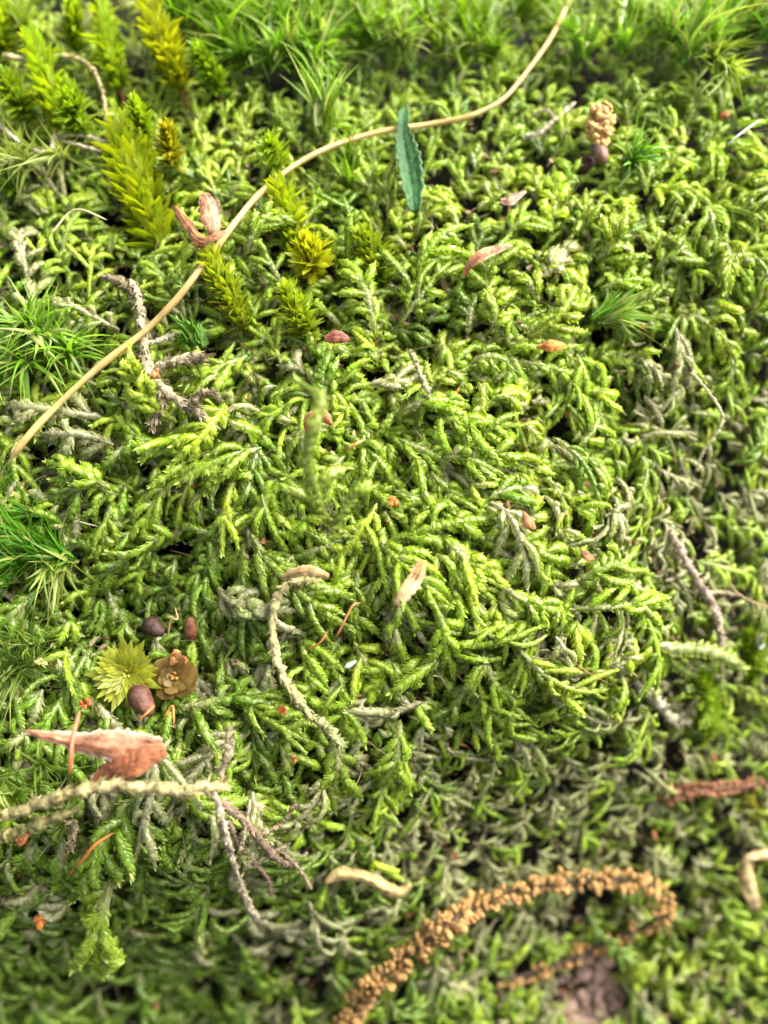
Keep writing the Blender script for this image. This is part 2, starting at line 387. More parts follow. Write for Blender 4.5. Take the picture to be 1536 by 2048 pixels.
def litter():
    n = 5200; x = rng.uniform(-90, 1626, n); y = rng.uniform(-90, 2138, n); h = rng.uniform(-4.5, .3, n)
    p = at(x, y, h); d = nrm(rng.normal(0, 1, (n, 3)) + .4 * RGT); nn = nrm(VIEW0 + rng.normal(0, .6, (n, 3)))
    c = np.array([(.30, .22, .12), (.16, .08, .04), (.38, .34, .2), (.30, .12, .05)])[rng.choice(4, n, p=[.4, .25, .27, .08])] * rng.uniform(.6, 1.2, (n, 1))
    long_ = rng.random(n) < .25
    l = np.where(long_, rng.uniform(2, 7, n), rng.uniform(.4, 1.6, n)); w_ = np.where(long_, .06, rng.uniform(.12, .4, n))
    V, F, C = leaves(p, d, nn, l, w_, rng.normal(0, .4, n), rng.uniform(0, 1, n), c, prof=(.5, 1, .8, .3), wav=rng.normal(0, .4, n))
    o = mesh('moss_litter', V, F, C, M_TAN); tag(o, 'brown crumbs, dead leaf scraps and fibres lodged between the moss shoots', 'litter', kind='stuff')
VIEW0 = nrm(-FWD + np.array([0, 0, .35]))
litter()

# ------------------------------------------------------------------ shape helpers for the single things
SINK = 1.8
def crom(P, n):
    P = np.asarray(P, float); m = len(P)
    E = np.vstack([2 * P[0] - P[1], P, 2 * P[-1] - P[-2]])
    u = np.linspace(0, m - 1 - 1e-6, n); i = u.astype(int); f = (u - i)[:, None]
    a, b, c, d = E[i], E[i + 1], E[i + 2], E[i + 3]
    return .5 * (2 * b + (c - a) * f + (2 * a - 5 * b + 4 * c - d) * f ** 2 + (-a + 3 * b - 3 * c + d) * f ** 3)
def path(pts, n):
    """pts: (pixel x, pixel y, mm in front of the mound)"""
    q = crom(np.array(pts, float), n); base = depth(q[:, 0], q[:, 1])
    k = np.ones(5) / 5; base = np.convolve(np.pad(base, 2, 'edge'), k, 'valid') if n > 12 else base
    d = DF - base - (q[:, 2] - SINK)
    return CAM + d[:, None] * (FWD + ((q[:, 0] - 768) / 768 * HW)[:, None] * RGT + ((1024 - q[:, 1]) / 768 * HW)[:, None] * UPV)
def tangents(P):
    T = np.empty_like(P); T[1:-1] = P[2:] - P[:-2]; T[0] = P[1] - P[0]; T[-1] = P[-1] - P[-2]; return nrm(T)
VIEWN = nrm(-FWD + np.array([0, 0, .35]))
def tube(P, r, col, sides=10, rough=.0, lump=0.0, up=VIEWN, flat=1.0):
    P = np.asarray(P); n = len(P); T = tangents(P); r = np.broadcast_to(np.asarray(r, float), (n,))
    U = nrm(up - T * (T @ up)[:, None]); A = np.cross(T, U)
    a = np.arange(sides) * 2 * math.pi / sides
    rr = r[:, None] * (1 + lump * rng.normal(0, 1, (n, sides)))
    V = P[:, None] + U[:, None] * (np.sin(a) * rr)[..., None] * flat + A[:, None] * (np.cos(a) * rr)[..., None]
    V = V.reshape(-1, 3)
    F = np.array([(s * sides + k, s * sides + (k + 1) % sides, (s + 1) * sides + (k + 1) % sides, (s + 1) * sides + k) for s in range(n - 1) for k in range(sides)])
    c = np.asarray(col, float); c = np.broadcast_to(c, (n, 3)) if c.ndim == 1 else c
    C = np.repeat(c[:, None], sides, 1) * (1 + rough * rng.normal(0, 1, (n, sides, 1)))
    V = np.vstack([V, P[:1], P[-1:]]); C = np.vstack([C.reshape(-1, 3), c[:1], c[-1:]])
    e = (n - 1) * sides
    caps = [(n * sides, (k + 1) % sides, k, k) for k in range(sides)] + [(n * sides + 1, e + k, e + (k + 1) % sides, e + (k + 1) % sides) for k in range(sides)]
    caps = []   # ends are closed by tapering radii
    return V, F, np.clip(C, 0, 1)
def taper(n, r, a=.06, b=.06, ea=.05, eb=.05):
    t = np.linspace(0, 1, n)
    return r * (ea + (1 - ea) * np.clip(t / a, 0, 1) ** .6) * (eb + (1 - eb) * np.clip((1 - t) / b, 0, 1) ** .6)
def sheet(P, side, hw, cup=0.3, thick=.12, col=(.3, .2, .1), cole=None, cols=13, ragged=0.0, fold=0.0, wave=0.0):
    """a thin solid blade along P; side (3,) or (n,3); hw (n,) half widths; cup bends the edges back, fold makes a keel"""
    P = np.asarray(P); n = len(P); T = tangents(P); side = np.broadcast_to(np.asarray(side, float), (n, 3))
    S_ = nrm(side - T * (side * T).sum(1, keepdims=True)); N = np.cross(S_, T)
    w = np.linspace(-1, 1, cols)
    H = np.asarray(hw)[:, None] * (1 + ragged * rng.normal(0, 1, (n, 2)))
    X = np.where(w < 0, w * H[:, :1], w * H[:, 1:])
    strk = rng.normal(0, 1, cols)
    Z = .04 * np.asarray(hw)[:, None] * strk - cup * np.asarray(hw)[:, None] * (w ** 2) - fold * np.abs(X) + wave * rng.normal(0, 1, (n, cols))
    top = P[:, None] + S_[:, None] * X[..., None] + N[:, None] * Z[..., None]
    bot = top - N[:, None] * thick
    V = np.concatenate([top.reshape(-1, 3), bot.reshape(-1, 3)]); m = n * cols
    q = [(r * cols + k, r * cols + k + 1, (r + 1) * cols + k + 1, (r + 1) * cols + k) for r in range(n - 1) for k in range(cols - 1)]
    q2 = [(d + m, c + m, b + m, a + m) for a, b, c, d in q]
    e = []
    for r in range(n - 1):
        a, b = r * cols, (r + 1) * cols; e.append((a, b, b + m, a + m))
        a, b = r * cols + cols - 1, (r + 1) * cols + cols - 1; e.append((b, a, a + m, b + m))
    for k in range(cols - 1):
        e.append((k + 1, k, k + m, k + 1 + m)); a = (n - 1) * cols + k; e.append((a, a + 1, a + 1 + m, a + m))
    F = np.array(q + q2 + e)
    c = np.asarray(col, float); c = np.broadcast_to(c, (n, 3)) if c.ndim == 1 else c
    ce = c if cole is None else np.broadcast_to(np.asarray(cole, float), (n, 3))
    k = (np.abs(w) ** 5)[None, :, None]
    C = c[:, None] * (1 - k) + ce[:, None] * k
    C = C * (1 + .16 * rng.normal(0, 1, (n, cols, 1)) + .16 * strk[None, :, None] + .2 * np.interp(np.arange(n), np.linspace(0, n, 7), rng.normal(0, 1, 7))[:, None, None])
    return V, F, np.clip(np.concatenate([C.reshape(-1, 3)] * 2), 0, 1)
def blob(c, ax, nu=14, nv=9, noise=.08, col=(.3, .2, .1), dirv=None, crease=0.0, egg=0.0, colt=None):
    u = np.arange(nu) * 2 * math.pi / nu; v = np.linspace(0, math.pi, nv)
    V_, U_ = np.meshgrid(v, u, indexing='ij')
    rr = 1 + noise * rng.normal(0, 1, V_.shape) + crease * np.cos(U_ * 4)
    rr[0] = 1; rr[-1] = 1
    k = 1 + egg * np.cos(V_)
    L = np.stack([np.sin(V_) * np.cos(U_) * rr * k, np.sin(V_) * np.sin(U_) * rr * k, np.cos(V_)], -1) * np.asarray(ax)
    Z = nrm(np.asarray(dirv if dirv is not None else rng.normal(0, 1, 3), float)); X = nrm(np.cross(Z, VIEWN + 1e-3)); Y = np.cross(Z, X)
    P = np.asarray(c) + L[..., :1] * X + L[..., 1:2] * Y + L[..., 2:] * Z
    F = np.array([(i * nu + j, (i + 1) * nu + j, (i + 1) * nu + (j + 1) % nu, i * nu + (j + 1) % nu) for i in range(nv - 1) for j in range(nu)])
    t = ((1 - np.cos(V_)) / 2)[..., None]
    cc = np.asarray(col) * (1 - t) + np.asarray(col if colt is None else colt) * t
    return P.reshape(-1, 3), F, np.clip(cc * (1 + .15 * rng.normal(0, 1, V_.shape + (1,))), 0, 1).reshape(-1, 3)
def solo(name, geo, mat, label, cat_, group=None):
    V, F, C = geo; o = mesh(name, V, F, C, mat, origin=V.mean(0)); return tag(o, label, cat_, group)
def ddir(x0, y0, x1, y1, lift=0.0, h=0.0):
    a = at(x0, y0, h)[0]; b = at(x1, y1, h)[0]; n = frame(np.array([x0]), np.array([y0]))[2][0]
    return nrm(nrm(b - a) + n * lift)

# ------------------------------------------------------------------ the 300 feather moss shoots nearest the eye, each a thing
LAND = [('pale curling runner', 110, 300), ('brown forked scale', 400, 450), ('serrated green leaf', 815, 320), ('lumpy tan gall', 1200, 250),
 ('small orange bud scale', 1100, 690), ('rusty curved sliver', 975, 515), ('yellow moss rosette', 255, 1350), ('brown translucent rosette', 350, 1350),
 ('pinkish pointed leaf', 190, 1480), ('tan felted crescent', 610, 1155), ('tan upright chip', 815, 1180), ('matted dead branch', 300, 730),
 ('upright bent shoot', 620, 900), ('long tan dead runner', 585, 1350), ('curved tan fibre', 740, 1770), ('beaded flower stalk bend', 1310, 1790),
 ('thick end of beaded stalk', 760, 1960), ('thin curling pale runner', 1430, 830), ('brown runner hanging right', 1410, 1180), ('folded straw leaf', 1505, 1760),
 ('dark grassy tuft', 70, 1130), ('large yellow green plume', 265, 410), ('orange fleck', 590, 1520), ('frayed dead stem', 490, 1680),
 ('blurred tan stem', 200, 1600), ('lone right hand spray', 1410, 1315), ('small brown scale', 1060, 1045), ('leaning lime plume', 455, 580),
 ('top of the straw', 1120, 40), ('lower straw tip', 40, 890), ('dark red scale', 675, 675), ('top grassy tuft', 500, 70), ('corner grassy tuft', 1440, 60),
 ('orange fleck at lower left', 82, 1840), ('rusty beaded twig', 1450, 1575)]
ORD = ['', 'second ', 'third ', 'fourth ', 'fifth ', 'sixth ', 'seventh ', 'eighth ', 'ninth ', 'tenth ', 'eleventh ', 'twelfth ', 'thirteenth ', 'fourteenth ', 'fifteenth ', 'sixteenth ']
DIRS = ['right of', 'below right of', 'below', 'below left of', 'left of', 'above left of', 'above', 'above right of']
def cname(col, dead):
    if dead > .5: return 'tan dying'
    if col[0] / col[1] < .42: return 'dark green'
    return 'yellow green' if col[0] / col[1] > .68 else 'mid green'
def clear(x, y):
    """leave open the spots where something else shows"""
    ok = np.ones(len(x), bool)
    for cx, cy, r in ((255, 1345, 75), (350, 1350, 62), (275, 1410, 45), (410, 430, 55), (1200, 250, 60), (60, 1110, 90), (200, 1480, 95), (60, 1330, 80),
                      (820, 320, 60), (500, 70, 100), (650, 60, 100), (265, 420, 75), (1450, 50, 110), (60, 690, 75), (1420, 1430, 70), (1200, 1980, 70),
                      (330, 1250, 45), (300, 620, 45), (330, 740, 50), (455, 590, 50), (600, 640, 45), (330, 130, 60), (210, 90, 55), (90, 150, 70)):
        ok &= (x - cx) ** 2 + (y - cy) ** 2 > r * r
    return ok
gx, gy = np.meshgrid(np.arange(16) * 101 + 10, np.arange(21) * 101 + 20)
gx = (gx + (np.arange(21)[:, None] % 2) * 45).ravel() + rng.uniform(-38, 38, gx.size); gy = gy.ravel() + rng.uniform(-38, 38, gx.size)
m = clear(gx, gy); gx, gy = gx[m], gy[m]
gx, gy = gx[:296], gy[:296]
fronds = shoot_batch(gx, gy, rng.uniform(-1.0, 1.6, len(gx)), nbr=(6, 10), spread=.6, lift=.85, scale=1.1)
seen = {}
for st, br in fronds:
    mid = curve_pts(st['P0'][None], st['D0'][None], st['C1'][None], st['hook'][None], np.array([st['L']]), 5)[0]
    cx, cy = proj(mid[2]); k = int(np.argmin([(cx - a) ** 2 + (cy - b) ** 2 for _, a, b in LAND]))
    a = math.atan2(cy - LAND[k][2], cx - LAND[k][1]); dd = int(round(a / (math.pi / 4))) % 8
    st['key'] = (k, dd); seen.setdefault((k, dd), []).append((math.hypot(cx - LAND[k][1], cy - LAND[k][2]), id(st)))
for v in seen.values(): v.sort()
allr = [r for st, br in fronds for r in [st] + br]; geo = build_ropes(allr); q = 0
for st, br in fronds:
    k, dd = st['key']; rank = [i for _, i in seen[st['key']]].index(id(st))
    lab = f"{cname(st['col'], st['dead'])} braided moss shoot, {ORD[min(rank, 15)]}nearest {DIRS[dd]} the {LAND[k][0]}"
    th = thing('moss_shoot', st['P0'], lab, 'moss shoot', 'feather moss shoots spread over the mound')
    for j in range(1 + len(br)):
        V, F, C = geo[q]; q += 1
        mesh('stem' if j == 0 else 'branch', V, F, C, M_MOSS, th, origin=st['P0'])

# ------------------------------------------------------------------ plumes: upright shoots of broad see-through leaves
def plume(bx, by, tx, ty, wpx, label, tint=(.42, .44, .02), n=80, h0=-1, h1=6, leafl=3.4, leafw=.75, open_=.55, group='leafy plume moss shoots', stemc=(.22, .06, .02)):
    if by < 360: h1 += 6; h0 += 3
    if bx > 1400 and by > 1300: h1 -= 4; h0 -= 1; leafl *= .6; leafw *= .7
    P = path([(bx, by, h0), ((bx + tx) / 2 + rng.uniform(-8, 8), (by + ty) / 2, (h0 + h1) / 2 + 1.0), (tx, ty, h1)], 12); T = tangents(P)
    th = thing('plume_moss_shoot', P[0], label, 'moss shoot', group)
    V, F, C = tube(P, taper(12, .22, .01, .5, 1, .4), np.array(stemc), sides=6); mesh('stem', V, F, C, M_STRAW, th, origin=P[0])
    n = int(n * 3.6)
    u = np.linspace(.12, 1.0, n) ** .9; f = u * 11; i = np.minimum(f.astype(int), 10); fr = (f - i)[:, None]
    base = P[i] * (1 - fr) + P[i + 1] * fr; t = T[i]
    az = np.arange(n) * 2.39996 + rng.normal(0, .2, n)
    X = nrm(np.cross(t, VIEWN)); Y = np.cross(t, X); R_ = X * np.cos(az)[:, None] + Y * np.sin(az)[:, None]
    wid = wpx / 15.4 / 2 / 3.4 / .72
    opn = open_ * (1.15 - .75 * u ** 3) * rng.uniform(.8, 1.2, n)
    d = nrm(t * (1.05 - .2 * opn[:, None]) + R_ * opn[:, None] * 1.35)
    nn = nrm(t * opn[:, None] * 1.2 - R_); l = leafl * wid * (.6 + .4 * rng.random(n)) * (1.05 - .4 * np.abs(u - .55))
    c = np.array(tint) * (.7 + .4 * rng.random((n, 1))) * (.75 + .3 * u[:, None])
    c = c * (1 - .25 * rng.random((n, 1)) * np.array([1, .2, 0]))
    V, F, C = leaves(base, d, nn, l, leafw * wid * .56 * (.7 + .5 * rng.random(n)), rng.normal(-.05, .3, n), np.full(n, .35), c, prof=(.4, .85, 1, .8, .15), colt=c * 1.25)
    mesh('foliage', V, F, C, M_PLUME, th, origin=P[0])
Y1, Y2, Y3 = (.36, .45, .02), (.30, .40, .02), (.22, .34, .02)
for a in [
 (120, 290, 70, 90, 90, 'olive yellow plume at the far left top beside the kinked runner', Y1, 80),
 (250, 210, 205, 25, 80, 'yellow green plume second from the left along the top edge', Y1, 80),
 (375, 215, 300, 20, 95, 'tall golden plume standing left of the top grassy tuft', (.42, .42, .015), 95),
 (345, 545, 250, 270, 130, 'large yellow green plume left of the brown forked scale', (.37, .42, .015), 130),
 (470, 480, 470, 470, 60, None, Y1, 10),
 (350, 345, 335, 265, 60, 'small yellow brown plume above the large yellow green plume', (.36, .32, .015), 50),
 (520, 690, 425, 520, 78, 'leaning lime plume with a reddish stem under the straw', (.42, .46, .03), 85),
 (625, 700, 580, 590, 75, 'short lime plume right of the leaning lime plume', (.40, .46, .03), 75),
 (600, 545, 560, 385, 90, 'yellow plume right of the straw above the little lime star', (.37, .43, .02), 75),
 (640, 560, 620, 500, 85, 'little lime star shaped plume near the middle of the yellow ones', (.50, .48, .02), 50),
 (770, 590, 735, 480, 80, 'olive plume between the lime star and the serrated green leaf', (.28, .34, .02), 70),
 (945, 90, 925, 20, 60, 'dim green plume on the top edge left of the straw', (.22, .34, .02), 45),
 (1540, 1660, 1500, 1600, 70, 'pale yellow plume tip at the right edge above the folded straw leaf', (.45, .42, .08), 40),
 (175, 300, 140, 190, 75, 'olive green plume between the kinked runner and the large plume', (.28, .38, .02), 75),
 (300, 300, 275, 220, 65, 'lime plume tucked above the large yellow green plume', (.34, .44, .02), 60),
 (440, 200, 400, 110, 70, 'green plume at the foot of the tall golden plume on its right', (.28, .40, .02), 60),
 (160, 120, 145, 20, 70, 'yellow green plume on the top edge between two taller plumes', Y1, 60),
 (30, 420, 20, 330, 70, 'dim green plume at the left edge below the pale curling runner', (.20, .32, .02), 55),
 (575, 330, 540, 290, 60, 'flat yellow plume lying above the bend of the straw', Y2, 40),
 (1420, 1480, 1400, 1370, 150, 'blurred bright lime plume low on the right beyond the mound', (.27, .36, .03), 130),
 (1500, 1370, 1500, 1280, 110, 'blurred lime plume at the right edge beside the white speck', (.27, .36, .03), 120),
 (10, 130, -10, 20, 90, 'yellow green plume cut by the top left corner', Y1, 60),
 (60, 250, 20, 170, 80, 'olive plume at the left edge above the pale curling runner', (.26, .34, .02), 60),
]:
    if a[5]: plume(*a[:5], a[5], tint=a[6], n=a[7])
def rosette(px, py, rpx, h, label, c, cen, n=22, lw=.8, roundness=1.0, flatness=.22):
    p = at(px, py, h)[0]; tx, ty, nn = [v[0] for v in frame(np.array([px]), np.array([py]))]
    nn = nrm(nn * .6 - FWD * .6); X = nrm(np.cross(nn, UPV)); Y = np.cross(nn, X)
    th = thing('moss_rosette', p, label, 'moss rosette')
    k = np.arange(n); az = k * 2.39996; ring = 1 - .7 * k / n
    R_ = X * np.cos(az)[:, None] + Y * np.sin(az)[:, None]
    d = nrm(R_ + nn * (flatness + .9 * (1 - ring))[:, None]); l = rpx / 14.5 * ring * rng.uniform(.85, 1.12, n)
    cc = np.array(c) * (.7 + .5 * rng.random((n, 1)))
    V, F, C = leaves(np.repeat(p[None], n, 0) + nn * (.5 * (1 - ring))[:, None], d, nrm(nn - R_ * .2), l, l * .30 * lw, rng.normal(-.1, .1, n), np.full(n, .3), cc * .8, prof=(.3, .8, 1, .95, .3) if roundness else (.4, 1, .8, .4, .05), colt=cc * 1.2)
    mesh('foliage', V, F, C, M_PLUME, th, origin=p)
    g = cat(*[blob(p + nn * .5 + R_[j] * .35, (.25, .25, .5), col=cen, dirv=nn + R_[j] * .3) for j in range(4)])
    mesh('centre', *g, M_BROWN, th, origin=p)
rosette(255, 1348, 74, 1.8, 'yellow green flower like moss rosette at lower left beside the brown one', (.32, .35, .03), (.32, .32, .04), n=110, lw=.8, flatness=.45, roundness=0)
rosette(352, 1352, 52, 1.8, 'brown translucent saucer of round moss leaves beside the yellow rosette', (.26, .17, .04), (.36, .18, .03), n=22, lw=1.5, flatness=.08)

# ------------------------------------------------------------------ grassy tufts of long thin curling leaves
def tuft(px, py, rpx, n, label, c=(.15, .34, .02), bias=(0, -1), wid=.36, h=1.0, curl=.6, spreadk=1.0, hubs=3, pale=.15):
    h = h + 4.0 * (py < 300); n = int(n * 1.5)
    p = at(px, py, h)[0]; tx, ty, nn = [v[0] for v in frame(np.array([float(px)]), np.array([float(py)]))]
    th = thing('grassy_moss_tuft', p, label, 'moss tuft', 'grassy tufts among the feather moss')
    Rm = rpx / (11.0 if py < 300 else 14.0); hubs = hubs * 2
    for hb in range(hubs):
        o = (tx * rng.normal(0, Rm * .38) + ty * rng.normal(0, Rm * .32) - nn * rng.uniform(0, 1.0)) if hubs > 2 else tx * rng.normal(0, Rm * .12)
        m_ = n // hubs; az = rng.uniform(0, 6.283, m_); el = rng.uniform(.1, 1, m_) ** .8 * spreadk
        ax = nrm(nn * .45 + tx * bias[0] * .8 - ty * bias[1] * .8 + np.array([0, 0, .25]) + rng.normal(0, .22, 3))
        X = nrm(np.cross(ax, RGT + .2 * UPV)); Y = np.cross(ax, X); R_ = X * np.cos(az)[:, None] + Y * np.sin(az)[:, None]
        d = nrm(ax + R_ * el[:, None] * .55)
        l = Rm * rng.uniform(.35, 1.0, m_)
        side_ = nrm(np.cross(ax, R_)) * rng.normal(0, .45, (m_, 1))
        sag = (R_ * (el * rng.uniform(.2, 1.0, m_) * curl)[:, None] + (GRAV * .5 - ax * .55) * (el * rng.uniform(0, 1.3, m_))[:, None] + side_ + tx * bias[0] * .3 - ty * bias[1] * .1) * l[:, None]
        cc = np.array(c) * rng.uniform(.55, 1.3, (m_, 1)); yl = (rng.random((m_, 1)) < pale + .1); cc = np.where(yl, np.array([.36, .42, .10]) * .9, cc)
        V, F, C = leaves(p + o + ax * rng.uniform(-.3, 1.6, (m_, 1)) + rng.normal(0, .3, (m_, 3)), d, nrm(ax - R_ * .4), l, wid * (1.25 if py < 200 else 1) * rng.uniform(.6, 1.2, m_), np.zeros(m_), np.full(m_, .5), cc * .8,
                         prof=(1.0, 1, .95, .88, .75, .6, .4, .22, .03), colt=cc * 1.25, sag=sag)
        mesh('leaf_cluster', V, F, C, M_BLADE, th, origin=p)
BG = (.155, .30, .016); MG = (.19, .32, .018); OG = (.24, .32, .02)
tuft(500, 90, 120, 230, 'bright green grassy moss tuft under the top edge, left of the brown bud', BG, (-.1, -.6), hubs=4, spreadk=1.4, curl=.9)
tuft(690, 90, 115, 130, 'broad bladed bright green tuft right of the brown bud at the top', BG, (0, -.9), wid=.55, hubs=2)
tuft(640, 250, 110, 40, 'sheaf of straight green blades standing above the straw', MG, (-.1, -1.3), wid=.5, hubs=1, spreadk=.35, curl=.2)
tuft(1440, 90, 135, 260, 'large soft grassy tuft in the top right corner', (.16, .34, .02), (.2, -.7), hubs=4, wid=.26, spreadk=1.2, pale=.3)
tuft(1430, 130, 80, 60, 'small drooping tuft just below the corner tuft at right', OG, (.3, .4), hubs=1, wid=.3, pale=.4)
tuft(55, 700, 110, 200, 'bright green grassy tuft on the left edge above the lower straw tip', BG, (.1, -.5), hubs=3, curl=1.0, spreadk=1.4)
tuft(60, 1100, 125, 260, 'dark grassy tuft on the left edge with leaves combed to the left', (.08, .22, .012), (-.7, -.1), hubs=4, wid=.26, curl=1.1, spreadk=1.1, pale=.05)
tuft(110, 1120, 90, 26, 'few pale curling leaves hanging right of the dark grassy tuft', (.30, .38, .06), (.1, .8), hubs=1, wid=.28, curl=.9, pale=.5)
tuft(50, 1330, 120, 150, 'tangled olive tuft on the left edge below the dark grassy one', (.09, .16, .015), (-.2, .1), hubs=3, wid=.24, curl=1.1, spreadk=1.3, pale=.12)
tuft(700, 340, 100, 90, 'olive green star tuft just below the straw left of the serrated leaf', (.20, .34, .02), (0, -.6), hubs=2, spreadk=1.3)
tuft(860, 60, 90, 90, 'soft green tuft with curling leaves left of the top of the straw', MG, (-.1, -.6), hubs=2, wid=.28, spreadk=1.3, pale=.3)
tuft(60, 60, 100, 110, 'fine leaved olive tuft in the top left corner', OG, (.2, -.6), hubs=2, wid=.25)
tuft(60, 290, 90, 80, 'wispy pale tuft of thin leaves below the kinked runner', (.28, .32, .07), (-.1, .3), hubs=2, wid=.2, pale=.5)
tuft(390, 690, 60, 24, 'forked stiff green tuft touching the straw at left centre', (.10, .24, .015), (-.3, -1), hubs=1, wid=.5, spreadk=.6, curl=.2, pale=0)
tuft(1190, 640, 110, 70, 'combed green tuft right of the small orange bud scale', (.15, .34, .02), (.9, -.3), hubs=1, wid=.3, spreadk=.7, curl=.4)
tuft(1260, 330, 90, 60, 'thin leaved tuft in the shade right of the lumpy tan gall', (.13, .3, .02), (.4, -.4), hubs=1, wid=.3)
tuft(20, 1560, 100, 60, 'dim tangled tuft behind the blurred tan stem at lower left', (.12, .2, .02), (-.2, .3), hubs=2, wid=.25)
tuft(930, 100, 80, 90, 'curling green tuft behind the straw right of the soft green tuft', MG, (.1, -.6), hubs=2, wid=.34, curl=1.1)
tuft(1180, 80, 85, 90, 'tall thin green tuft midway between the straw and the corner tuft', (.20, .36, .02), (.1, -.9), hubs=2, wid=.36)
tuft(400, 40, 90, 120, 'green grassy tuft in the top band right of the tall golden plume', BG, (0, -.7), hubs=2, curl=.9)
tuft(600, 130, 105, 150, 'dense green tuft of curling blades below the brown bud at the top', BG, (0, -.4), hubs=3, curl=1.1, wid=.42)
tuft(780, 60, 90, 110, 'green grassy tuft in the top band between two soft tufts', MG, (.1, -.7), hubs=2, wid=.4)
tuft(1530, 60, 110, 150, 'green grassy tuft cut by the right edge at the top corner', (.17, .34, .02), (.2, -.5), hubs=3, wid=.3)
tuft(1040, 40, 75, 70, 'short green tuft behind the straw near the top edge', MG, (.1, -.8), hubs=1, wid=.4)
tuft(1300, 60, 80, 70, 'upright yellow green tuft between the straw and the corner tuft', (.24, .38, .02), (.1, -.9), hubs=1, wid=.4, spreadk=.5)

# ------------------------------------------------------------------ the long straw and the runners
P = path([(1165, -110, 9), (1152, -60, 9), (1138, 0, 9), (1105, 70, 8.6), (1060, 135, 8.2), (1010, 195, 7.8), (965, 222, 7.2), (920, 238, 7), (845, 251, 7), (770, 262, 7), (690, 283, 7), (620, 313, 7), (560, 352, 7),
          (510, 397, 6.6), (470, 445, 6.4), (430, 500, 6), (398, 541, 6), (350, 602, 6), (290, 662, 6), (220, 716, 6), (150, 777, 6), (80, 846, 6), (40, 893, 5.6), (18, 925, 5)], 150)
t = np.linspace(0, 1, 150)
V, F, C = tube(P, .46 * (1 - .25 * (1 - t)) * np.clip((1 - t) / .035, .12, 1) * (1 + .05 * np.sin(t * 70) + .06 * np.sin(t * 19 + 1) + .14 * np.exp(-((t - .56) / .008) ** 2) + .12 * np.exp(-((t - .83) / .008) ** 2)), np.array([.43, .29, .10]) * (1 + .18 * np.sin(t * 23)[:, None] * np.array([1, 1, .9])), sides=12, rough=.06, lump=.02)
solo('dry_straw', (V, F, C), M_STRAW, 'long thin tan straw curving from the top edge down to the left edge', 'straw')

def runner(name, pts, rad, label, colr=DEADC, dead=1.0, mat=None, group=None, S=None, leafk=1.5, old=0, cat_='moss stem'):
    n0 = 60; P = path(pts, n0); L = np.linalg.norm(np.diff(P, axis=0), axis=1).sum()
    S = S or int(np.clip(L / (rad * .8), 8, 70)); P = path(pts, S) + rng.normal(0, rad * .12, (S, 3))
    V, F, C = ropes(P[None], np.asarray(VIEWN)[None], np.array([rad]), np.array([rad * leafk * 1.2]), np.array([colr]), np.array([dead]), np.array([old]))
    return solo(name, (V[0], F, C[0]), mat or M_DEAD, label, cat_, group)
def tubes_thing(name, specs, label, cat_, mat, stemname='stem', partname='side_branch', group=None):
    P0 = path(specs[0][0], 8)[0]; th = thing(name, P0, label, cat_, group)
    for j, (pts, r, c) in enumerate(specs):
        r = r * .68; n = 60 if j == 0 else 30; P = path(pts, n) + rng.normal(0, r * .17, (n, 3))
        core = tube(P, taper(n, r, .04, .12, .4, .2) * (1 + .22 * rng.normal(0, 1, n)), np.array(c), sides=9, rough=.2, lump=.17)
        # clasping dead leaf scraps
        m_ = int(n * 7); i = rng.integers(1, n - 1, m_); T = tangents(P)[i]; R_ = nrm(np.cross(T, rng.normal(0, 1, (m_, 3))))
        sc = leaves(P[i] + R_ * r * .5, nrm(T * .9 + R_ * .6), R_, r * rng.uniform(1.0, 2.8, m_), r * rng.uniform(.25, .7, m_), rng.normal(-.2, .3, m_), np.full(m_, .6), np.array(c) * rng.uniform(.6, 1.4, (m_, 1)), prof=(.6, 1, .6, .05))
        mesh(stemname if j == 0 else partname, *cat(core, sc), mat, th, origin=P0)
TN = (.30, .25, .15); TN2 = (.22, .175, .10); WH = (.52, .47, .33); BR = (.20, .14, .09)
tubes_thing('pale_runner', [([(-40, 235, 6), (0, 252, 6.5), (40, 285, 7), (75, 302, 7), (102, 300, 7.5), (110, 275, 7.5), (140, 268, 7), (180, 274, 6), (215, 285, 5)], .42, WH),
    ([(110, 278, 7), (150, 288, 6), (200, 303, 5)], .3, WH)], 'pale curling runner with an upward kink at the left edge', 'moss runner', M_TAN)
tubes_thing('kinked_runner', [([(10, 112, 8), (60, 122, 8.5), (110, 112, 9), (155, 118, 9), (185, 140, 9), (205, 185, 8), (212, 240, 6)], .42, (.36, .30, .14)),
    ([(60, 122, 8), (40, 116, 8), (8, 110, 8)], .3, (.55, .55, .3))], 'blurred tan runner with pale tip lying across the top left plumes', 'moss runner', M_TAN)
tubes_thing('matted_dead_branch', [([(262, 560, 4), (278, 610, 5), (285, 660, 5), (290, 710, 5), (305, 755, 5), (345, 795, 4.5), (390, 820, 4), (425, 850, 3)], .85, TN),
    ([(300, 745, 5), (330, 728, 5), (365, 720, 4.5), (405, 715, 4)], .8, TN), ([(380, 815, 4.5), (400, 790, 5), (425, 785, 5)], .6, TN2),
    ([(320, 770, 5), (322, 810, 4), (300, 860, 3)], .7, TN2), ([(285, 690, 5), (320, 680, 4.5), (345, 670, 4)], .4, WH), ([(275, 600, 5), (250, 570, 4), (210, 555, 3)], .6, TN2)],
    'matted grey tan dead moss branch under the straw on the left', 'dead moss', M_TAN)
